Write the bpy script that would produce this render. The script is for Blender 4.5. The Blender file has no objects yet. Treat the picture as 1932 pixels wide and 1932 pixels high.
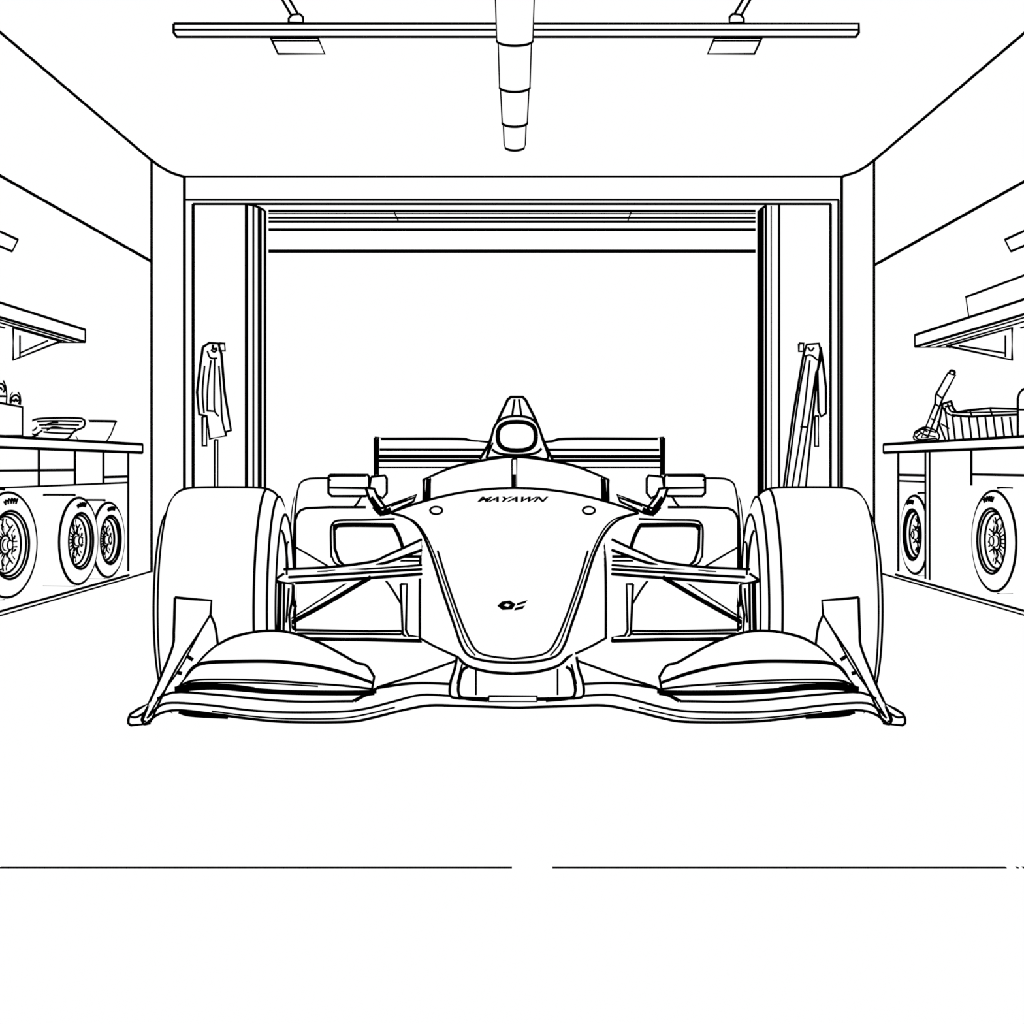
import bpy, math
from mathutils import Vector
from mathutils.bvhtree import BVHTree
F=4180.0; CX=968.0; HY=880.0; H=0.74
LW=1.3
sc=bpy.context.scene
sc.view_settings.view_transform='Standard'
MX=None
def mir(c):
    global MX
    MX=c
def Q(px,py,d):
    if MX is not None: px=2*MX-px
    return Vector(((px-CX)/F*d, d, H-(py-HY)/F*d))
def mat(name,col,em):
    m=bpy.data.materials.new(name); m.use_nodes=True
    nt=m.node_tree; nt.nodes.clear()
    o=nt.nodes.new('ShaderNodeOutputMaterial')
    if em:
        e=nt.nodes.new('ShaderNodeEmission'); e.inputs[0].default_value=(*col,1); e.inputs[1].default_value=em
    else:
        e=nt.nodes.new('ShaderNodeBsdfDiffuse'); e.inputs[0].default_value=(*col,1)
    nt.links.new(e.outputs[0],o.inputs[0])
    m.diffuse_color=(*col,1)
    return m
WHITE=mat('white_emission',(1,1,1),1.0); BLACK=mat('black_ink',(0,0,0),0.0)  # white surfaces glow evenly by emission, in place of lamp light and shade
def cr(P,n):
    P=[Vector(p) for p in P]
    if len(P)==2: return [P[0].lerp(P[1],i/(n-1)) for i in range(n)]
    E=[2*P[0]-P[1]]+P+[2*P[-1]-P[-2]]
    D=[]
    for i in range(1,len(E)-2):
        a,b,c,d=E[i-1:i+3]
        for j in range(12):
            t=j/12
            D.append(.5*((2*b)+(c-a)*t+(2*a-5*b+4*c-d)*t*t+(3*b-a-3*c+d)*t**3))
    D.append(P[-1])
    return rs(D,n)
def rs(D,n):
    s=[0]
    for i in range(1,len(D)): s.append(s[-1]+(D[i]-D[i-1]).length)
    out=[];j=0
    for i in range(n):
        t=s[-1]*i/(n-1)
        while j<len(s)-2 and s[j+1]<t: j+=1
        L=s[j+1]-s[j]
        out.append(D[j].lerp(D[j+1],(t-s[j])/L if L>1e-9 else 0))
    return out
class O:
    def __init__(s,name,parent=None):
        s.n=name;s.p=parent;s.v=[];s.f=[];s.m=[]
    def face(s,pts,m=0):
        b=len(s.v); s.v+= [tuple(p) for p in pts]; s.f.append(tuple(range(b,b+len(pts)))); s.m.append(m)
    def grid(s,rows,m=0,closed=False):
        b=len(s.v);n=len(rows[0])
        for r in rows: s.v+=[tuple(p) for p in r]
        for i in range(len(rows)-1):
            for j in range(n if closed else n-1):
                k=(j+1)%n
                s.f.append((b+i*n+j,b+i*n+k,b+(i+1)*n+k,b+(i+1)*n+j)); s.m.append(m)
    def tube(s,P,w=4,closed=False,m=1,r=None,sides=6):
        P=[Vector(p) for p in P]
        if closed: P=P+[P[0]]
        Pn=[P[0]]
        for p in P[1:]:
            if (p-Pn[-1]).length>1e-5: Pn.append(p)
        P=Pn
        if len(P)<2: return
        rows=[];prev=None
        for i,p in enumerate(P):
            t0=(P[i]-P[i-1]).normalized() if i>0 else None
            t1=(P[i+1]-P[i]).normalized() if i<len(P)-1 else None
            if t0 is None: t=t1.copy()
            elif t1 is None: t=t0.copy()
            else: t=t0+t1
            if t.length<1e-4: t=t1.copy()
            t.normalize()
            if prev is None:
                a=Vector((0,0,1)) if abs(t.z)<.9 else Vector((1,0,0))
                u=(a-t*a.dot(t)).normalized()
            else:
                u=prev-t*prev.dot(t)
                if u.length<1e-4:u=t.orthogonal()
                u.normalize()
            prev=u; w2=t.cross(u)
            rr=r if r is not None else LW*w*.5*max(p.y,1)/F
            rows.append([p+(u*math.cos(a)+w2*math.sin(a))*rr for a in [2*math.pi*k/sides for k in range(sides)]])
        s.grid(rows,m,True)
        s.face(rows[0],m); s.face(rows[-1],m)
    def ln(s,pts,w=4,sm=True,lift=.012,closed=False):
        P=[Vector(p) for p in pts]
        if sm and len(P)>2:
            if closed: P=P+[P[0]]
            P=cr(P,max(12,len(P)*5))
        P=[Q(p.x,p.y,p.z-lift) for p in P]
        s.tube(P,w,closed and not sm)
    def l(s,d,*xy,w=4,sm=True,lift=.012,closed=False):
        s.ln([(xy[i],xy[i+1],d) for i in range(0,len(xy),2)],w,sm,lift,closed)
    def prism(s,d,t,poly,w=4,sm=False,edge=True,back=False,n=None,scale=1.0):
        P=[Vector((a,b,d)) for a,b in poly]
        if sm:
            P=cr(P+[P[0]],n or len(P)*5)[:-1]
        A=[Q(p.x,p.y,p.z) for p in P]
        c=sum(A,Vector())/len(A)
        B=[c+(a-c)*scale+Vector((0,t,0)) for a in A]
        s.face(A);s.face(B)
        s.grid([A,B],0,True)
        if edge: s.tube([a+Vector((0,-.006,0)) for a in A],w,True)
        if back: s.tube(B,w,True)
    def slab(s,c1,c2,n=24,th=.012):
        a=[Q(*p) for p in cr([Vector(p) for p in c1],n)]; b=[Q(*p) for p in cr([Vector(p) for p in c2],n)]
        o=Vector((0,th,-th))
        s.grid([a,b,[x+o for x in b],[x+o for x in a],a])
    def loft(s,curves,n=24):
        R=[[Q(*p) for p in cr([Vector(p) for p in c],n)] for c in curves]
        s.grid(R); return R
    def box(s,x0,x1,y0,y1,z0,z1,w=4,edges='all'):
        c=[Vector((x,y,z)) for x in(x0,x1) for y in (y0,y1) for z in (z0,z1)]
        for f in((0,1,3,2),(4,5,7,6),(0,1,5,4),(2,3,7,6),(0,2,6,4),(1,3,7,5)): s.face([c[i] for i in f])
        E={'x':((0,4),(1,5),(2,6),(3,7)),'y':((0,2),(1,3),(4,6),(5,7)),'z':((0,1),(2,3),(4,5),(6,7))}
        if edges=='all': edges='xyz'
        for k in edges or '':
            for a,b in E[k]: s.tube([c[a],c[b]],w)
    def lathe(s,c,ax,prof,n=40,rings=(),w=4,mer=()):
        c=Vector(c);ax=Vector(ax).normalized()
        up=Vector((0,0,1)) if abs(ax.z)<.9 else Vector((0,-1,0))
        v=(up-ax*up.dot(ax)).normalized(); u=v.cross(ax)
        pt=lambda h,r,a: c+ax*h+(u*math.cos(a)+v*math.sin(a))*r
        rows=[[pt(h,max(r,1e-4),2*math.pi*k/n) for k in range(n)] for h,r in prof]
        s.grid(rows,0,True)
        for g in rings:
            h,r=g[0],g[1]; ww=g[2] if len(g)>2 else w
            s.tube([pt(h,r,2*math.pi*k/n) for k in range(n)],ww,True)
        for a,i,j in mer:
            s.tube([pt(h,r,math.radians(a)) for h,r in prof[i:j]],w)
        return pt
    def done(s):
        me=bpy.data.meshes.new(s.n); me.from_pydata(s.v,[],s.f)
        me.materials.append(WHITE); me.materials.append(BLACK)
        me.polygons.foreach_set('material_index',s.m); me.update()
        o=bpy.data.objects.new(s.n,me); sc.collection.objects.link(o)
        if s.p: o.parent=s.p
        return o
def empty(n):
    o=bpy.data.objects.new(n,None); sc.collection.objects.link(o); return o

# ============ ROOM
XL,XR,ZC=-2.536,2.532,2.89
YB=16.4; KB=F/YB
def bx(px): return (px-CX)/KB
def bz(py): return H-(py-HY)/KB
fl=O('floor'); fl.box(-2.9,2.9,-2,17.4,-.1,0,edges=None)
y=F*.74/757
def fline(a,b,w=3):
    x0,x1=(a-CX)/F*y,(b-CX)/F*y
    hw=min(w*.5/F*y*y/H,.02)
    fl.box(x0,x1,y-hw,y+hw,-.001,.0012,edges=None)
    for k in range(len(fl.m)-6,len(fl.m)): fl.m[k]=1
fline(0,966,2.6); fline(1042,1898,2.6); fline(1917,1921,2.6); fline(1929,1940,2.6)
fl.done()
ce=O('ceiling'); ce.box(-2.9,2.9,-2,17.4,ZC,ZC+.1,edges=None); ce.done()
cl=[(XL,15.5),(-2.528,15.82),(-2.506,16.12),(-2.47,16.3),(bx(347),YB)]
crr=[(XR,15.5),(2.526,15.82),(2.506,16.12),(2.46,16.3),(bx(1589),YB)]
for nm,X,pts,zt in(('wall_left',XL,cl,2.175),('wall_right',XR,crr,2.149)):
    w=O(nm); sg=-1 if X<0 else 1
    w.box(X,X+sg*.12,-2,15.5,0,ZC,edges=None)
    w.tube([(X,2,ZC-.004),(X,15.5,ZC-.004)],5)
    w.tube([(X,13.2,.0),(X,15.5,.0)],4.5)
    w.done()
    w=O('wall_corner_left' if sg<0 else 'wall_corner_right')
    p=[Vector((a,b,0)) for a,b in pts]; p=cr(p,14)
    w.grid([[q for q in p],[q+Vector((0,0,ZC)) for q in p]])
    w.grid([[q+Vector((sg*.1,.1,0)) for q in p],[q+Vector((sg*.1,.1,ZC)) for q in p]])
    e=Vector((-sg*.006,-.006,0))
    w.tube([q+Vector((-sg*.004,-.01,ZC-.006)) for q in p],4.5)
    w.tube([p[0]+e,p[0]+e+Vector((0,0,ZC))],4.5)
    w.tube([p[-1]+e+Vector((0,-.01,0)),p[-1]+e+Vector((0,-.01,ZC))],4.5)
    w.done()
    t=O('trim_1' if sg<0 else 'trim_2'); t.box(X-sg*.004,X,2,15.5,zt-.003,zt+.003,edges=None)
    t.tube([(X-sg*.004,2,zt),(X-sg*.004,15.5,zt)],5); t.done()
b=O('wall_back')
x0,x1=bx(347),bx(1589)
b.box(x0,x1,YB,YB+.5,bz(385),ZC,edges=None)
b.box(x0,bx(364),YB,YB+.5,0,bz(385),edges=None)
b.box(bx(1568),x1,YB,YB+.5,0,bz(385),edges=None)
b.box(x0,x1,YB+.5,YB+.6,0,ZC,edges=None)
B=YB
b.l(B,347,332,1589,332,w=4.5); b.l(B,347,377,1583,377,w=3.5)
b.l(B,1582,377,1582,1060,w=3.5); b.l(B,364,385,1568,385,w=3.5); b.l(B,364,385,364,1060,w=4);b.l(B,1567,385,1567,1060,w=4)
b.l(B,1589,332,1589,1060,w=3)
b.done()
for nm,a,c in(('alcove_panel_1',364,466),('alcove_panel_2',1470,1568)):  # side panels of the door alcove, behind the hanging clothes
    o=O(nm); o.box(bx(a),bx(c),YB+.02,YB+.08,0,bz(385),edges='z'); o.done()
fr=O('door_frame')
for a,c in((466,500),(1432,1470)):
    fr.box(bx(a),bx(c),YB+.015,YB+.3,0,bz(385),edges=None)
for px,w,yt in((464,3.5,385),(478,3,388),(490,6,392),(500,4,398),(1432,5,398),(1438,5,392),(1445,3.5,388),(1455,2,388),(1470,3.5,385)):
    fr.l(B,px,yt,px,1060,w=w,lift=-.005)
fr.l(B,466,385,480,388,490,392,500,398,w=3.5,lift=-.005,sm=False); fr.l(B,1446,387,1432,398,w=3.5,lift=-.005)
fr.done()
d=O('door_1')
d.box(bx(498),bx(1434),YB+.25,YB+.3,0,bz(385),edges=None)
for i,(py,w) in enumerate(((398,4),(403,2),(411,3),(418,3.5),(433,4.3),(474,4.8))):
    d.l(YB+.25,497,py,1435,py,w=w)
d.l(YB+.25,742,396,752,418,w=2); d.l(YB+.25,1192,396,1184,418,w=2)
d.l(YB+.25,503,488,503,530,w=3)
d.done()
# ============ CEILING LIGHT BAR
lb=empty('ceiling_light_bar'); D=9.6
o=O('rail',lb)
o.prism(D,.05,[(328,45),(1620,45),(1620,62),(1614,70),(334,70),(328,62)],w=4)
o.l(D,330,56,1618,56,w=3)
o.done()
for m in(None,974):
    mir(m)
    o=O('lamp_head',lb); o.prism(D-.02,.10,[(511,72),(600,72),(613,102),(525,102)],w=3.6); o.l(D-.02,514,77,601,77,w=2.5)
    o.done()
    o=O('mount',lb)
    o.prism(D,.05,[(545,43),(545,35),(552,28),(566,27),(572,33),(572,43)],w=3.5)
    a=Q(557,30,D+.02); c=a+(Q(535,-20,D+.02)-Q(558,28,D+.02))*2.1
    c.z=ZC
    o.tube([a,c],r=.013,m=0); 
    for dx in(-7,7):
        e=Vector((dx/F*D,-.015,0)); o.tube([a+e,c+e],3.6)
    o.done()
mir(None)
# telescopic extraction arm hanging from the ceiling
LW=1.14
o=O('telescopic_extraction_arm')
al=math.radians(27); ca,sa=math.cos(al),math.sin(al)
y0=9.2; z0=H+(HY-278)/F*y0
base=Vector((.007,y0,z0)); ax=Vector((0,-sa,ca))
def sp_(py):
    K=(HY-py)/F
    return (K*y0-(z0-H))/(ca+K*sa)
s1,s2,s3=sp_(77),sp_(165),sp_(232); sT=(ZC-z0)/ca+.03
pr=[(0,0),(0,.036),(.012,.042),(s3,.045),(s3,.0495),(s2,.0565),(s2,.0600),(s1,.0655),(s1,.0712),(sT,.085)]
o.lathe(base,ax,pr,n=64)
nf=Vector((0,-ca,-sa))
def arc(s,r,w):
    o.tube([base+ax*s+(Vector((math.cos(a),0,0))+nf*math.sin(a))*(r+.001) for a in[math.pi*k/30 for k in range(31)]],w)
arc(s1,.0712,4.5);arc(s2,.0600,4.5);arc(s3,.0495,4.5);arc(.0,.036,5)
for sx in(-1,1):
    for a,ra,b_,rb in((0,.036,.014,.042),(.014,.042,s3,.045),(s3,.0495,s2,.0565),(s2,.0600,s1,.0655),(s1,.0712,sT,.085)):
        o.tube([base+ax*a+Vector((sx*ra,-.004,0)),base+ax*b_+Vector((sx*rb,-.004,0))],4.5)
o.done()
LW=1.3
# ============ wall lamps, shelves
for sg in(-1,1):
    mir(None if sg<0 else 965)
    o=O('wall_lamp')
    A=Q(33,452,10.3);Bp=Q(22,474,10.3)
    prof=[A,Bp,Bp+Vector((sg*.05,0,.0)),A+Vector((sg*.05,0,.02))]
    nr=[p+Vector((0,-3.5,0)) for p in prof]
    o.grid([prof,nr],0,True);o.face(prof);o.face(nr)
    for q in(0,1): o.tube([prof[q],nr[q]],4)
    o.tube([prof[0],prof[1]],4)
    o.box(min(sg*2.35,sg*2.53),max(sg*2.35,sg*2.53),8.9,8.94,1.745,1.78,edges=None)
    o.done()
mir(None)
for sg,xf,ye in((-1,-2.38,12.31),(1,2.325,12.8)):
    o=O('wall_shelf'); X=XL if sg<0 else XR
    a,c=sorted((xf,X))
    o.box(a,c,5,ye,1.432,1.50,edges=None)
    for z in(1.432,1.50): o.tube([(xf,5,z),(xf,ye,z)],4)
    o.tube([(xf,ye,1.432),(xf,ye,1.5)],4); o.tube([(xf,ye,1.432),(X,ye,1.432)],3.5)
    xi=X-sg*.01
    o.tube([(xi,ye,1.428),(xi,5,1.428)],3)
    xw=X-sg*.05
    yn=11.0
    P=[(xw,ye-.15,1.43),(xw,yn,1.27),(xw,yn,1.43)]
    Pb=[(X,q[1],q[2]) for q in P]
    o.face(P);o.face(Pb);o.grid([[Vector(q) for q in P],[Vector(q) for q in Pb]],0,True)
    e=Vector((-sg*.004,0,-.002))
    o.tube([Vector(q)+e for q in P],3.6,True)
    o.tube([(xw-sg*.004,yn+.15,1.29),(xw-sg*.004,yn+.15,1.40)],2.8); o.tube([(xw-sg*.004,yn+.15,1.31),(xw-sg*.004,ye-.5,1.41)],2.8)
    for k in(.25,.55):
        xx=xf+(X-xf)*k; o.tube([(xx,ye-.05,1.428),(xx-sg*.02,9,1.428)],2.5)
    o.done()
o=O('storage_case'); x=2.40
def S(px,py,x):
    k=(px-CX)/x; return Vector((x,F/k,H-(py-HY)/k))
A=S(1830,596,x); yy=A.y
A.z=1.502
pr=[A,Vector((x-.02,yy,1.63)),Vector((x+.1,yy,1.65)),Vector((x+.12,yy,1.502))]
nr=[p+Vector((0,-3,0)) for p in pr]
o.grid([pr,nr],0,True);o.face(pr);o.face(nr); o.tube(pr,3.6); o.tube([pr[0],nr[0]],3); o.tube([pr[1],nr[1]],3.6)
o.done()
# ============ BENCHES
for sg in(-1,1):
    X=(XL if sg<0 else XR)-sg*.008
    o=O('workbench'); xf=sg*2.2; 
    ye=F*2.2/700.0
    a,c=sorted((xf,X))
    o.box(a,c,6,ye,.822,.87,edges=None)
    for z in(.822,.87): o.tube([(xf,6,z),(xf,ye,z)],4.3)
    o.tube([(xf,ye,.822),(xf,ye,.87)],4.3); 
    xc=sg*2.28; a,c=sorted((xc,X))
    cab=lambda px: F*2.28/abs(px-CX)
    pe=240 if sg<0 else 1697
    o.box(a,c,6,cab(pe),.645,.822,edges=None)
    xx=xc-sg*.006
    V=lambda px,z0,z1,w=3.7: o.tube([(xx,cab(px),z0),(xx,cab(px),z1)],w)
    Hh=lambda p0,p1,z,w=3.7: o.tube([(xx,cab(p0),z),(xx,cab(p1),z)],w)
    a,c=sorted((xc,X)); o.box(a,c,cab(pe)-.05,cab(pe),0.12,.65,edges=None)
    xb=X-sg*.012
    o.box(*sorted((xb,X)),6,cab(pe)-.05,.12,.65,edges=None)
    if sg<0:
        V(240,.12,.822);V(193,.645,.822);V(139,.645,.822);V(71,.645,.822)
        Hh(240,193,.68);Hh(139,-40,.722);Hh(240,-40,.645,2.8)
    else:
        V(1697,.12,.822);V(1748,.12,.822,3);V(1756,.12,.822,3);V(1835,.645,.822)
        Hh(1697,1748,.69);Hh(1835,1990,.70);Hh(1697,1748,.655,2.8)
        o.box(*sorted((xc,X)),cab(1756),cab(1748),.12,.65,edges=None)
    o.done()
    p=O('tyre_plinth'); xp=sg*2.2; yp=F*2.2/(725 if sg<0 else 722)
    a,c=sorted((xp,X)); p.box(a,c,6,yp,0,.118,edges=None)
    p.tube([(xp,6,.118),(xp,yp,.118)],3.6); p.tube([(xp,6,.10),(xp,yp,.10)],2.5)
    p.done()
# ============ spare tyres
def spare(px,d,R,w,rot,sg):
    x=(px-CX)/F*d
    g=empty('spare_tyre')
    ax=Vector((-sg*math.cos(math.radians(rot)),-math.sin(math.radians(rot)),0))
    c=Vector((x,d,.12+R))
    o=O('tyre',g)
    pf=[(-w,.6*R),(-w,.88*R),(-w+.02,.975*R),(-w+.045,R),(-.045,R),(-.02,.975*R),(0,.88*R),(.006,.75*R),(0,.62*R),(-.01,.58*R)]
    pt=o.lathe(c,ax,pf,n=56,rings=((-.012,.955*R,4),(.002,.62*R,3.8),(-.006,.57*R,3.3)))
    for a0 in(90,270):
        o.tube([pt(h,R+.003,math.radians(a0)) for h in(-w+.03,-.03)],3.8)
    o.tube([pt(-w*.55,R*1.002,math.radians(k)) for k in range(55,86,3)],2.0) if w>.15 else None
    for a0 in (78,84,90,97,104):
        o.tube([pt(.011,.86*R,math.radians(a0)),pt(.012,.76*R,math.radians(a0+3))],2.8)
        o.tube([pt(.012,.78*R,math.radians(a0+2)),pt(.012,.84*R,math.radians(a0+5))],2.8)
    o.done()
    o=O('rim',g)
    pf=[(-.01,.58*R),(-.03,.52*R),(-.07,.47*R),(-.08,.2*R),(-.03,.16*R),(-.03,.0)]
    pt=o.lathe(c,ax,pf,n=36,rings=((-.026,.52*R,3.3),(-.06,.46*R,2.5),(-.026,.17*R,3.3),(-.024,.1*R,2.3)))
    for k in range(9):
        a=2*math.pi*k/9
        for da in(-.13,.13):
            o.tube([pt(-.027,.17*R,a+da*1.6),pt(-.047,.3*R,a+da),pt(-.042,.49*R,a+da*.8)],2.4)
        A=[pt(-.03,.15*R,a-.12),pt(-.03,.15*R,a+.12),pt(-.045,.5*R,a+.09),pt(-.045,.5*R,a-.09)]
        o.face(A)
        if k%2==0: o.tube([pt(-.03,.33*R,a+.3),pt(-.03,.38*R,a+.45)],3)
    o.lathe(c+ax*-.03,ax,[(0,.1*R),(.03,.09*R),(.03,0)],n=8,rings=((.03,.09*R,2.5),),w=2)
    o.done()
spare(19,F/406,.255,.10,20,-1)
spare(152,F/364.5,.234,.24,14.5,-1)
spare(208,F/342,.215,.20,14,-1)
spare(1871,F/387,.256,.14,13,1)
spare(1722,F/332,.232,.2,10,1)
# ============ bench things
LW=1.15
o=O('mixing_bowl'); c=Vector((-2.345,F/338,.8745))
o.lathe(c,(0,0,1),[(0,0),(0,.07),(.05,.10),(.115,.125),(.118,.128),(.105,.118),(.02,.06),(.02,0)],rings=((.117,.127,4),(.0,.07,3.5)),mer=((0,1,5),(180,1,5)),w=4)
o.done()
o=O('folded_cloths')
dd=F/372
o.prism(dd,.12,[(45,830),(40,812),(52,800),(75,790),(150,789),(160,797),(158,806),(140,814),(120,830)],w=3.5,sm=True)
for k,(ya,yb) in enumerate(((795,792),(802,799),(808,806),(815,815))):
    o.l(dd,70+k*4,ya,105,yb+2,155-k*6,yb+3,w=3)
for q in((50,805,62,812,70,806),(55,815,66,820,80,812),(48,818,60,824,72,820),(85,803,95,798,110,797),(88,812,100,806,120,808)): o.l(dd,*q,w=3)
o.done()
o=O('parts_box')
dd=F/405
o.prism(dd,.2,[(-40,756),(0,760),(43,768),(43,822),(-40,822)],w=4); o.done()
o=O('lidded_jar')
for (px,py,r) in ((0,733,.030),(29,755,.023)):
    bz_=H+(HY-764)/F*(dd+.1)
    c=Vector(((px-CX)/F*(dd+.1),dd+.1,bz_)); hh=H-(py-15-HY)/F*(dd+.1)-bz_
    o.lathe(c,(0,0,1),[(0,r*.9),(hh*.35,r),(hh*.75,r*.85),(hh,r*.45),(hh,0)],rings=((hh*.35,r,3.5),),mer=((0,0,4),(180,0,4)),w=4)
    o.l(dd+.06,px-9,py+6,px-6,py-6,px+3,py-9,px+9,py,px+6,py+8,w=3.5)
    o.l(dd+.06,px-3,py+4,px+1,py-2,px+4,py+3,w=3)
o.done()
dt=F/350
o=O('caulking_gun')
o.prism(dt,.05,[(1765,745),(1788,704),(1802,708),(1778,752),(1772,768),(1750,825),(1738,826),(1764,762)],w=3.5)
o.l(dt,1768,744,1778,752,w=3);o.l(dt,1764,762,1774,768,w=3);o.l(dt,1791,704,1794,699,1801,701,1800,708,w=4)
o.l(dt,1757,790,1765,793,w=3)
o.prism(dt,.04,[(1726,815),(1745,806),(1768,815),(1768,830),(1726,830)],w=3,sm=True)
for q in((1728,818,1740,810,1750,815),(1728,826,1738,818,1752,824),(1733,812,1744,820,1765,824),(1726,822,1735,829,1768,827),(1740,806,1752,812,1766,816)): o.l(dt,*q,w=2.5)
o.done()
# wall-parallel pieces on the right bench (length runs along the bench)
def wp(o,x,t,poly,w=4):
    A=[S(a,b,x) for a,b in poly]; Bq=[q+Vector((t,0,0)) for q in A]
    o.face(A);o.face(Bq);o.grid([A,Bq],0,True)
    o.tube([q+Vector((-.005,-.004,0)) for q in A],w,True)
def wl(o,x,*xy,w=3.2):
    P=[Vector((xy[i],xy[i+1],0)) for i in range(0,len(xy),2)]
    if len(P)>2: P=cr(P,16)
    o.tube([S(p.x,p.y,x-.007) for p in P],w)
o=O('parts_crate'); x=2.33
wp(o,x,.14,[(1780,762),(1796,757),(1800,770),(1806,778),(1832,774),(1870,770),(1925,772),(1990,774),(1990,823),(1920,827),(1850,830),(1764,833),(1775,790)])
for k in range(13):
    q=1797+k*15.5; wl(o,x,q,787,q+5,829-k*.5,w=3.4)
wl(o,x,1797,783,1830,786,1870,784,1990,780,w=4)
wl(o,x,1806,779,1860,778,1930,776,1990,776,w=2.6)
wl(o,x,1777,765,1785,778,1800,786); wl(o,x,1783,770,1790,829); wl(o,x,1770,795,1783,828);wl(o,x,1788,763,1793,775,1802,778)
wl(o,x,1784,767,1797,765);wl(o,x,1776,800,1790,808);wl(o,x,1830,774,1834,786);wl(o,x,1868,770,1872,784)
o.done()
o=O('safety_helmet')
wp(o,2.24,.08,[(1922,772),(1922,752),(1925,742),(1931,735),(1945,730),(1980,735),(1990,775),(1990,819),(1922,822.5)])
wl(o,2.24,1922,773,1950,773,1990,773)
o.done()
LW=1.2
# ============ hanging clothes
PD=YB+.02-.07
o=O('hanging_overalls')
o.prism(PD,.065,[(383,655),(395,647),(412,648),(418,668),(424,740),(436,812),(426,815),(427,822),(396,828),(390,785),(376,782),(372,740),(378,690)],w=4.2)
for q in((398,680,392,730,391,775),(405,678,404,740,405,775,413,785),(413,690,417,745,419,790,426,820),(386,690,382,740,385,780),(390,775,405,776),(398,660,404,664,410,660),(391,662,397,675,410,676)): o.l(PD,*q,w=3)
o.prism(PD,.065,[(414,648),(424,648),(425,662),(414,662)],w=4); o.l(PD,402,650,402,658,410,658,w=4)
o.prism(PD,.065,[(382,786),(390,786),(390,841),(382,841)],w=4)
o.done()
o=O('broom_handle'); o.prism(PD+.02,.045,[(405,830),(411,830),(411,1068),(405,1068)],w=3.5); o.done()
o=O('hanging_strap_harness')
o.prism(PD,.065,[(1516,668),(1522,650),(1545,648),(1550,672),(1542,700),(1512,1000),(1468,1000),(1495,790)],w=4)
for q in((1528,680,1515,790,1488,960),(1540,700,1524,805,1500,960),(1521,672,1505,760,1478,960),(1510,805,1524,806),(1524,655,1530,662,1536,656),(1518,672,1530,670,1543,680)): o.l(PD,*q,w=3,lift=.015)
o.prism(PD+.01,.05,[(1548,655),(1552,680),(1558,730),(1558,780),(1549,786),(1544,775),(1542,700)],w=4)
o.prism(PD,.065,[(1507,648),(1516,648),(1516,663),(1507,663)],w=4)
o.prism(PD,.065,[(1537,785),(1544,785),(1544,842),(1537,842)],w=3.5)
o.done()

# ============================== CAR
LW=1.2
car=empty('race_car')
def wheel(name,xo,xi,yc,r,cpx,rear=False):
    sg=-1 if xo<0 else 1
    cx=(cpx-CX)/F*yc
    o=O(name,car)
    w=abs(xo-xi)
    tr=[(0,.27),(.008,r-.045),(.022,r-.019),(.045,r-.005),(.08,r),(w/2,r+.001),(w-.08,r),(w-.045,r-.005),(w-.022,r-.019),(w-.008,r-.045),(w,.27)]
    trs=[(p.x,p.y) for p in cr([Vector((a,b,0)) for a,b in tr],41)]
    pf=[(0.02,.2),(0,.235)]+trs+[(w,.235),(w-.03,.2),(w-.05,.17),(w-.06,.05),(w-.06,0)]
    c=Vector((cx+xo,yc,r))
    rings=[(-.002,.27,4.5),(.016,r-.026,4),(w-.05,r-.002,4.2),(w-.016,r-.024,4.2),(w+.002,.262,4),(w-.01,.215,4),(w-.05,.17,3)]
    if rear: rings=[(.0,.27,3.5),(.02,r-.022,4)]
    o.lathe(c,(-sg,0,0),pf,n=120,rings=rings)
    o.tube([c+Vector((-sg*h,-.02,0))+Vector((0,0,rr+.002)) for h,rr in trs[4:-4]],4.5)
    o.face([c+Vector((-sg*.02,math.cos(a)*.2,math.sin(a)*.2)) for a in [k*math.pi/12 for k in range(24)]])
    if not rear:
        for q in(.06,.12,.2): o.lathe(c,(-sg,0,0),[(.02,q),(.012,q+.008)],n=24)
    o.done()
for sg in(-1,1):
    wheel('front_wheel',sg*1.014,sg*.68,6.45,.338,977)
    wheel('rear_wheel',sg*.965,sg*.60,9.7,.342,975,True)
nose=O('nose',car)
Lc=[(738,968,7.3),(768,977,7.22),(792,998,7.1),(812,1042,6.9),(836,1118,6.5),(858,1182,6.15),(870,1216,5.97),(886,1238,5.86),(925,1248,5.80),(967,1250,5.78)]
Lp=cr([Vector(p) for p in Lc],40)
rows=[]
for i,p in enumerate(Lp):
    t=i/39
    a=Q(p.x,p.y,p.z); mx=971-4*min(1,t*1.6); bb=Q(2*mx-p.x,p.y,p.z)
    bul=.080*(1-t)**1.0
    row=[]
    for j in range(17):
        u=-1+2*j/16
        q=a.lerp(bb,j/16); q=q+Vector((0,0,bul*(1-abs(u)**2.0)))
        row.append(q)
    rows.append(row)
dv=[tuple(q) for r in rows for q in r]; df=[(i*17+j,i*17+j+1,(i+1)*17+j+1,(i+1)*17+j) for i in range(39) for j in range(16)]
bvh=BVHTree.FromPolygons(dv,df)
nose.grid(rows)
nose.tube([q+Vector((0,-.004,.002)) for q in rows[0]],4.5)
def pj(px,py,lift=.008):
    dr=Q(px,py,1.0)-Vector((0,0,H)); dr.normalize()
    h=bvh.ray_cast(Vector((0,0,H)),dr)
    if h[0] is None: return Q(px,py,7.2)
    return h[0]-dr*lift
Sc=[(738,970,7.32),(775,990,7.3),(795,1020,7.3),(793,1060,7.28),(792,1120,7.2),(792,1204,7.0),(825,1221,6.5),(858,1238,6.05),(884,1257,5.86),(925,1268,5.80),(967,1271,5.78)]
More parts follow.
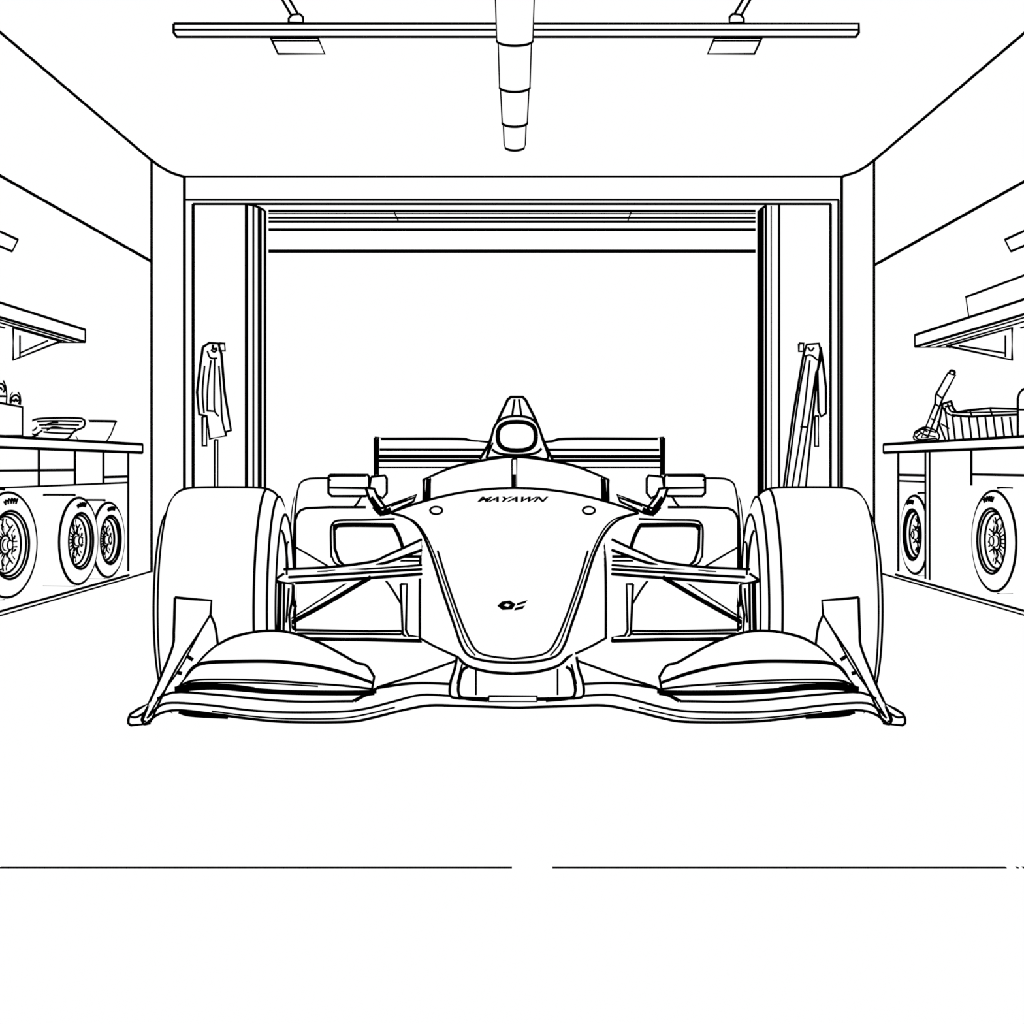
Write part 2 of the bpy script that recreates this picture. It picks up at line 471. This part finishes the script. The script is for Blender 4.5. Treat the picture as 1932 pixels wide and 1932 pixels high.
for m in(None,967.5):
    mir(m)
    Lx=[(x+(0 if m is None else -min(7,max(0,(1000-y)*.15+4)) if y<1000 else 0),y,z) for x,y,z in Lc]
    nose.loft([Lx,Sc],40)
    nose.ln(Lx,4.3,lift=.01)
    nose.ln([(797,1022,7.3),(793,1060,7.28),(792,1120,7.2),(792,1204,7.0)],4.3,lift=.06)
    nose.ln([(792,1204,7.0),(825,1222,6.5),(862,1239,6.05)],4.3,lift=.06)
    nose.ln([(862,1239,6.0),(884,1257,5.86),(925,1268,5.80),(967,1271,5.78)],5,lift=.05)
    P=cr([Vector((a,b,0)) for a,b in((826,1040),(846,1105),(870,1172),(888,1212),(903,1231),(930,1239),(967,1243))],30)
    nose.tube([pj(p.x,p.y) for p in P],3.5)
    P=cr([Vector((a,b,0)) for a,b in((745,970),(778,981),(800,1005),(820,1048),(845,1120),(866,1180),(880,1216),(896,1236))],30)
    nose.tube([pj(p.x,p.y) for p in P],2.6)
    nose.l(7.1,811,1104,812,1109,w=4,lift=.1)
mir(None)
tub=[(792,1030),(792,1204),(860,1240),(1072,1240),(1140,1204),(1140,1030),(1195,975),(740,972)]
nose.prism(7.33,1.2,tub,edge=False,scale=.98)
for c in(823,1111):
    nose.tube([pj(c+11.5*math.cos(a),963+7*math.sin(a)) for a in[k*math.pi/10 for k in range(20)]],3.5,True)
P=[(938,1143),(947,1135),(962,1133),(973,1140),(966,1150),(948,1151)]
nose.face([pj(a,b,.012) for a,b in P],1)
nose.face([pj(a,b,.018) for a,b in((950,1142),(956,1139),(963,1141),(958,1145))],0)
nose.face([pj(a,b,.012) for a,b in((976,1138),(996,1132),(991,1138),(974,1143))],1)
nose.face([pj(a,b,.012) for a,b in((972,1147),(991,1142),(986,1149),(970,1152))],1)
nose.done()
tc=bpy.data.curves.new('lt','FONT'); tc.body='MAYAWN'; tc.shear=.45; tc.size=1; tc.offset=.035
to=bpy.data.objects.new('lt',tc); sc.collection.objects.link(to)
bpy.context.view_layer.update()
dg=bpy.context.evaluated_depsgraph_get()
tm=bpy.data.meshes.new_from_object(to.evaluated_get(dg))
xs=[v.co.x for v in tm.vertices]; ys=[v.co.y for v in tm.vertices]
let=O('nose_lettering',car)
T=[pj(900+(v.co.x-min(xs))/(max(xs)-min(xs))*135, 947-(v.co.y-min(ys))/(max(ys)-min(ys))*10,.012) for v in tm.vertices]
for p in tm.polygons: let.face([T[i] for i in p.vertices],1)
bpy.data.objects.remove(to)
let.done()
ck=O('cockpit_surround',car)
a1=[(805,945,7.45),(860,934,7.45),(915,926,7.45),(968,923,7.45),(1022,926,7.45),(1085,934,7.45),(1142,944,7.45)]
a2=[(806,903,7.75),(850,883,7.75),(905,870,7.75),(968,862,7.75),(1035,869,7.75),(1090,881,7.75),(1142,903,7.75)]
a3=[(808,940,7.8),(850,930,8.3),(905,915,8.3),(968,905,8.3),(1035,915,8.3),(1090,930,8.3),(1140,940,7.8)]
ck.loft([a1,a2,a3],30); ck.ln(a2,4.5)
for m in(None,973.5):
    mir(m)
    ck.prism(7.44,.4,[(799,905),(812,900),(811,942),(802,946)],w=4)
    ck.ln([(809,903,7.43),(806,944,7.43)],8); 
    ck.l(7.44,800,903,799,945,w=4)
mir(None)
ck.prism(7.35,.05,[(966,866),(975,866),(975,935),(966,935)],w=3); ck.l(7.34,970,895,970,936,w=6)
ck.l(7.3,970,936,972,945,w=4)
ck.done()
ab=O('airbox',car); D=8.4
ab.prism(D,1.6,[(903,867),(925,835),(941,790),(958,754),(964,749),(986,749),(992,755),(1011,793),(1030,838),(1044,868),(1060,960),(890,960)],edge=False,scale=.45)
ab.l(D,905,867,922,838,940,792,958,754,964,749,986,749,992,755,1011,793,1028,838,1043,868,w=4.5,sm=False)
ab.prism(D-.05,.05,[(918,865),(926,830),(934,803),(950,789),(975,785),(1000,789),(1015,803),(1024,830),(1034,865),(1005,862),(975,861),(945,862)],w=4,sm=True)
el=[]
for k in range(28):
    a=2*math.pi*k/28; c,s=math.cos(a),math.sin(a)
    e=lambda v,p:math.copysign(abs(v)**p,v)
    el.append((975+36*e(c,.75),823-27*e(s,.75)))
ab.prism(D-.07,.02,el,w=7)
ab.l(D-.07,928,848,940,855,960,858,990,858,1012,854,1022,846,w=4)
ab.l(D-.03,966,786,971,753,w=3.5,lift=.04);ab.l(D-.03,984,786,979,753,w=3.5,lift=.04)
ab.l(D-.03,918,865,930,835,w=3,lift=.05);
ab.loft([[(890,960,8.4),(915,870,8.4),(975,862,8.4),(1035,870,8.4),(1060,960,8.4)],[(930,960,9.9),(945,890,9.9),(975,880,9.9),(1005,890,9.9),(1020,960,9.9)]],20)
ab.done()
rw=O('rear_wing',car); D=10.2
rw.loft([[(712,828,D),(870,829,D),(925,834,D),(975,836,D),(1035,833,D),(1080,829,D),(1246,828,D)],[(712,848,D-.1),(870,848,D-.1),(925,848,D-.1),(975,848,D-.1),(1035,848,D-.1),(1080,848,D-.1),(1246,848,D-.1)]])
rw.ln([(712,828,D),(865,828,D),(890,832,D),(925,835,D),(975,836,D),(1035,834,D),(1068,828,D),(1246,828,D)],4.6)
rw.ln([(712,848,D-.1),(1246,849,D-.1)],4)
rw.prism(D-.15,.2,[(712,860),(1248,860),(1248,882),(712,882)],w=4)
rw.l(D-.15,712,869,1248,869,w=5,lift=.02); rw.l(D-.15,712,862,1248,862,w=4.5,lift=.02)
for m in(None,980):
    mir(m); rw.prism(D-.2,.35,[(707,826),(714,826),(714,915),(707,915)],w=4); rw.l(D-.2,710,828,710,896,w=5)
mir(None)
rw.prism(D-.1,.06,[(960,850),(990,850),(990,1040),(960,1040)],edge=False)
rw.done()
for m in(None,975):
    mir(m)
    s=O('sidepod',car); D=7.9
    s.prism(D,1.3,[(557,1195),(557,980),(563,966),(575,958),(690,957),(745,968),(800,1010),(800,1200)],edge=False,scale=.9)
    s.l(D,557,1195,557,982,561,970,567,963,577,959,620,957,690,957,w=4,sm=False)
    s.l(D,625,1052,624,1000,628,988,640,982,690,981,745,979,w=3.5)
    s.prism(D-.03,.03,[(632,1035),(631,1000),(640,990),(742,990),(752,1008),(762,1040),(730,1060),(700,1063),(650,1067),(640,1058)],w=4.6)
    s.l(D-.03,632,1000,640,991,742,991,w=7); s.l(D-.03,742,991,752,1010,762,1040,w=6); s.l(D,626,1050,632,1062,646,1069,w=3)
    s.l(D,559,1033,622,1070,w=3)
    s.l(D,668,957,675,948,683,935,w=3.5)
    s.l(D,724,1090,742,1115,760,1145,w=3.5,lift=.05)
    s.prism(7.6,.05,[(756,1102),(768,1102),(766,1188),(771,1199),(795,1203),(795,1209),(770,1206),(760,1196)],w=4)
    s.done()
    s=O('side_mirror',car); D=7.5
    s.prism(D+.02,.06,[(700,900),(726,897),(730,903),(730,930),(722,940),(712,935),(696,930)],w=4)
    s.prism(D,.08,[(620,899),(624,896),(694,896),(697,901),(697,920),(694,934),(690,936),(626,936),(620,930)],w=4.2)
    s.l(D,622,920,690,921,w=4); s.l(D,624,907,624,899,690,898,w=3)
    s.prism(D-.02,.05,[(690,920),(706,922),(712,936),(728,958),(722,970),(708,958),(697,940)],w=4.5)
    s.prism(D-.02,.05,[(712,962),(738,952),(786,933),(780,946),(735,968),(718,972)],w=4)
    s.l(D-.03,706,955,720,968,738,962,w=9); s.l(D-.03,700,938,718,962,w=6);s.l(D-.03,738,955,783,938,w=3)
    s.done()
    s=O('front_suspension',car)
    s.slab([(536,1074,6.45),(620,1070,6.6),(700,1060,6.8),(730,1048,6.9),(795,1018,7.0)],[(536,1088,6.45),(640,1080,6.6),(715,1072,6.8),(740,1062,6.9),(795,1040,7.0)])
    s.ln([(536,1074,6.45),(620,1070,6.6),(700,1060,6.8),(730,1048,6.9),(795,1018,7.0)],4.5)
    s.ln([(700,1069,6.8),(740,1058,6.9),(795,1038,7.0)],5)
    s.slab([(536,1080,6.42),(650,1078,6.6),(795,1068,6.95)],[(536,1102,6.42),(650,1094,6.6),(795,1084,6.95)])
    s.ln([(600,1079,6.55),(720,1072,6.8),(795,1066,6.95)],3.6)
    s.ln([(545,1089,6.42),(650,1083,6.6),(795,1074,6.95)],4.3)
    s.ln([(530,1102,6.42),(650,1094,6.6),(795,1083,6.95)],5)
    s.ln([(760,1050,6.95),(795,1050,6.95)],4.5); s.ln([(745,1058,6.95),(795,1058,6.95)],3)
    s.ln([(698,1090,6.7),(620,1136,6.5),(540,1180,6.42)],8,lift=0)
    s.ln([(660,1096,6.7),(545,1170,6.42)],3,lift=0)
    s.slab([(545,1187,6.45),(755,1190,6.95)],[(545,1194,6.45),(755,1196,6.95)])
    s.ln([(545,1188,6.45),(700,1191,6.8),(755,1190,6.95),(759,1193,6.95),(755,1197,6.95),(560,1195,6.5)],4,sm=False)
    s.slab([(545,1197,6.45),(792,1202,7.0)],[(545,1206,6.45),(792,1209,7.0)])
    s.ln([(545,1206,6.45),(650,1206,6.7),(795,1209,7.0)],6)
    s.slab([(540,1176,6.43),(545,1190,6.43)],[(560,1190,6.43),(560,1207,6.43)],n=4)
    s.ln([(538,1172,6.43),(560,1190,6.43)],5)
    s.prism(6.38,.1,[(527,1098),(553,1102),(552,1130),(546,1160),(548,1192),(525,1192)],w=4)
    s.l(6.38,528,1098,526,1192,w=7); s.l(6.38,536,1100,535,1192,w=4); s.l(6.38,545,1110,540,1175,w=3.5); s.l(6.38,518,1094,536,1082,w=4)
    s.l(6.38,516,1094,530,1100,w=6); s.l(6.36,553,1104,554,1140,560,1143,w=5)
    s.l(6.36,541,1085,541,1030,545,1022,w=3.5)
    s.done()
mir(None)
def half(m,fw):
    mir(m)
    T=[(297,1318,5.76),(330,1306,5.78),(400,1310,5.78),(540,1323,5.76),(665,1323,5.76),(712,1298,5.84),(760,1291,5.86),(800,1289,5.86),(850,1291,5.86),(967,1300,5.86)]
    A2=[(272,1362,5.70),(298,1334,5.72),(325,1326,5.72),(400,1331,5.72),(470,1340,5.70),(540,1344,5.70),(640,1343,5.70),(690,1337,5.71),(745,1323,5.73),(795,1311,5.74),(850,1313,5.74),(967,1318,5.74)]
    Bt=[(275,1366,5.69),(300,1347,5.70),(335,1340,5.71),(400,1347,5.71),(470,1356,5.70),(540,1362,5.70),(655,1362,5.70),(700,1355,5.71),(760,1340,5.72),(810,1331,5.73),(870,1332,5.73),(967,1335,5.73),(975,1335,5.73)]
    Bk=[(x,y-12,z+.28) for x,y,z in Bt]
    fw.loft([[(x,y,z+.2) for x,y,z in T],T,A2,Bt,Bk],60)
    fw.ln(T[:5],4); fw.ln([(665,1323,5.76),(712,1298,5.84)],4.5); fw.ln(T[5:9],4.5)
    fw.ln(A2[:11],4.3); fw.ln(Bt,4.3,lift=.02)
    fw.ln([(x,(y+y2)/2+3,z) for (x,y,z),y2 in zip(A2[3:9],[1347,1356,1362,1362,1353,1340])],2.6)
    fw.ln([(338,1342,5.71),(360,1348,5.71),(430,1352,5.71)],8,lift=.0)
    fw.loft([[(712,1297,5.86),(790,1273,5.95),(862,1246,6.0)],[(712,1299,5.86),(800,1291,5.86),(855,1292,5.86)]],12)
    fw.ln([(712,1297,5.86),(790,1272,5.95),(862,1246,6.0)],4)
    U=[(362,1268,5.93),(410,1217,6.02),(440,1202,6.03),(490,1191,6.03),(540,1192,6.03),(595,1209,6.02),(640,1232,6.0),(672,1250,5.98),(692,1256,5.96),(706,1277,5.92)]
    C1=[(346,1288,5.86),(362,1262,5.87),(385,1251,5.88),(440,1248,5.88),(520,1248,5.88),(590,1256,5.88),(650,1270,5.88),(692,1285,5.88),(704,1290,5.88)]
    C2=[(335,1296,5.80),(365,1284,5.80),(420,1282,5.80),(500,1284,5.80),(580,1289,5.80),(650,1294,5.80),(702,1300,5.80)]
    C3=[(325,1302,5.79),(340,1298,5.79),(420,1300,5.79),(500,1306,5.79),(600,1308,5.79),(690,1308,5.79),(708,1304,5.80)]
    C4=[(310,1316,5.85),(340,1312,5.85),(420,1318,5.85),(500,1325,5.85),(600,1328,5.85),(680,1324,5.85),(708,1312,5.86)]
    fw.loft([[(x,y,z+.02) for x,y,z in U],U,C1,C2,C3,C4],50)
    fw.ln(U[1:],4.5); fw.ln([(706,1277,5.92),(702,1300,5.82)],4)
    fw.ln(C1,6); fw.ln(C2,3.6)
    fw.ln([(350,1290,5.79),(380,1288,5.79),(420,1288,5.79),(500,1289,5.79),(600,1295,5.79)],2.6)
    fw.ln([(330,1299,5.78),(370,1293,5.78),(430,1294,5.78),(480,1300,5.78)],6,lift=.02); fw.ln([(330,1302,5.78),(400,1297,5.78),(470,1302,5.78)],7,lift=.02)
    fw.ln([(420,1296,5.78),(500,1304,5.78),(580,1307,5.78),(690,1307,5.78),(708,1303,5.78)],8,lift=.025)
    fw.ln([(708,1298,5.78),(708,1308,5.78)],4); fw.ln([(670,1322,5.75),(690,1311,5.78),(706,1308,5.78)],6)
    E1=[(330,1127,6.0),(328,1190,5.98),(325,1222,5.94),(300,1285,5.83),(282,1325,5.75),(269,1358,5.68)]
    E2=[(399,1133,6.0),(397,1160,5.99),(375,1195,5.95),(345,1240,5.88),(315,1295,5.79),(284,1362,5.68)]
    fw.loft([E1,E2],30); fw.loft([[(x,y,z+.012) for x,y,z in E1],[(x,y,z+.012) for x,y,z in E2]],30)
    fw.ln(E1,4.5); fw.ln(E2[1:],3.6); fw.ln([E1[0],(360,1130,6.0),E2[0],E2[1]],4.3,sm=False)
    fw.ln([(269,1358,5.68),(271,1366,5.68),(284,1364,5.68)],4.3)
    fw.ln([(397,1160,5.97),(372,1202,5.92),(340,1260,5.82),(300,1318,5.74),(278,1355,5.68)],3)
    R=[(397,1160,6.0),(406,1182,6.02),(411,1215,6.03)]
    fw.loft([R,[(375,1198,5.96),(366,1225,5.95),(364,1258,5.93)]],10)
    fw.ln(R,4); fw.ln([(411,1215,6.01),(385,1238,5.97),(360,1268,5.92),(340,1292,5.86)],4)
    fw.ln([(353,1238,5.86),(364,1245,5.86)],6,lift=.03); fw.ln([(333,1268,5.82),(343,1271,5.82)],6,lift=.03)
    fw.prism(5.70,.25,[(243,1356),(247,1347),(262,1337),(281,1327),(276,1340),(270,1352),(268,1358),(271,1366),(248,1368),(243,1364)],w=4.5)
    fw.l(5.70,247,1353,258,1353,272,1345,w=3.6)
    fw.prism(5.90,.2,[(862,1242),(884,1256),(868,1280),(864,1308),(876,1320),(852,1316),(850,1292),(856,1272)],edge=False)
    fw.ln([(862,1240,5.82),(858,1262,5.8),(850,1288,5.8),(850,1313,5.74),(868,1318,5.74)],4.5)
    fw.ln([(882,1258,5.8),(872,1266,5.8),(866,1288,5.78),(865,1306,5.76),(874,1317,5.74),(920,1322,5.73)],5,lift=.03)
    fw.ln([(872,1253,5.8),(868,1268,5.8),(863,1290,5.79)],3)
    fw.ln([(898,1262,5.85),(898,1311,5.82)],3,lift=.12)
    fw.ln([(868,1317,5.74),(922,1319,5.74),(975,1319,5.74)],5.5,lift=.03)
    mir(None)
fw=O('front_wing',car)
half(None,fw)
half(975,fw)
fw.prism(5.90,.2,[(884,1258),(1052,1258),(1068,1300),(1060,1318),(875,1318),(866,1300)],edge=False)
fw.prism(5.70,.02,[(922,1313),(1013,1313),(1013,1323),(922,1323)],w=3.6)
fw.done()
f=O('car_underfloor',car); f.box(-.7,.7,7.4,9.3,.03,.07,edges=None)
f.box(-.15,.15,6.3,9.9,.05,.35,edges=None); f.box(-.62,.62,9.66,9.74,.3,.38,edges=None); f.done()

for x in(-1,1):
    l=bpy.data.lights.new('lamp','AREA'); l.energy=60; l.size=.3
    o=bpy.data.objects.new('lamp_light',l); o.location=(x,9.68,2.5); sc.collection.objects.link(o); o.parent=lb
w=bpy.data.worlds.new('w'); sc.world=w; w.use_nodes=True; w.node_tree.nodes['Background'].inputs[0].default_value=(1,1,1,1)
cam=bpy.data.cameras.new('camera'); co=bpy.data.objects.new('camera',cam); sc.collection.objects.link(co)
co.location=(0,0,H); co.rotation_euler=(math.pi/2,0,0)
cam.sensor_width=36; cam.lens=F/1932*36; cam.shift_x=-(CX-966)/1932; cam.shift_y=-(966-HY)/1932
cam.clip_end=100
sc.camera=co
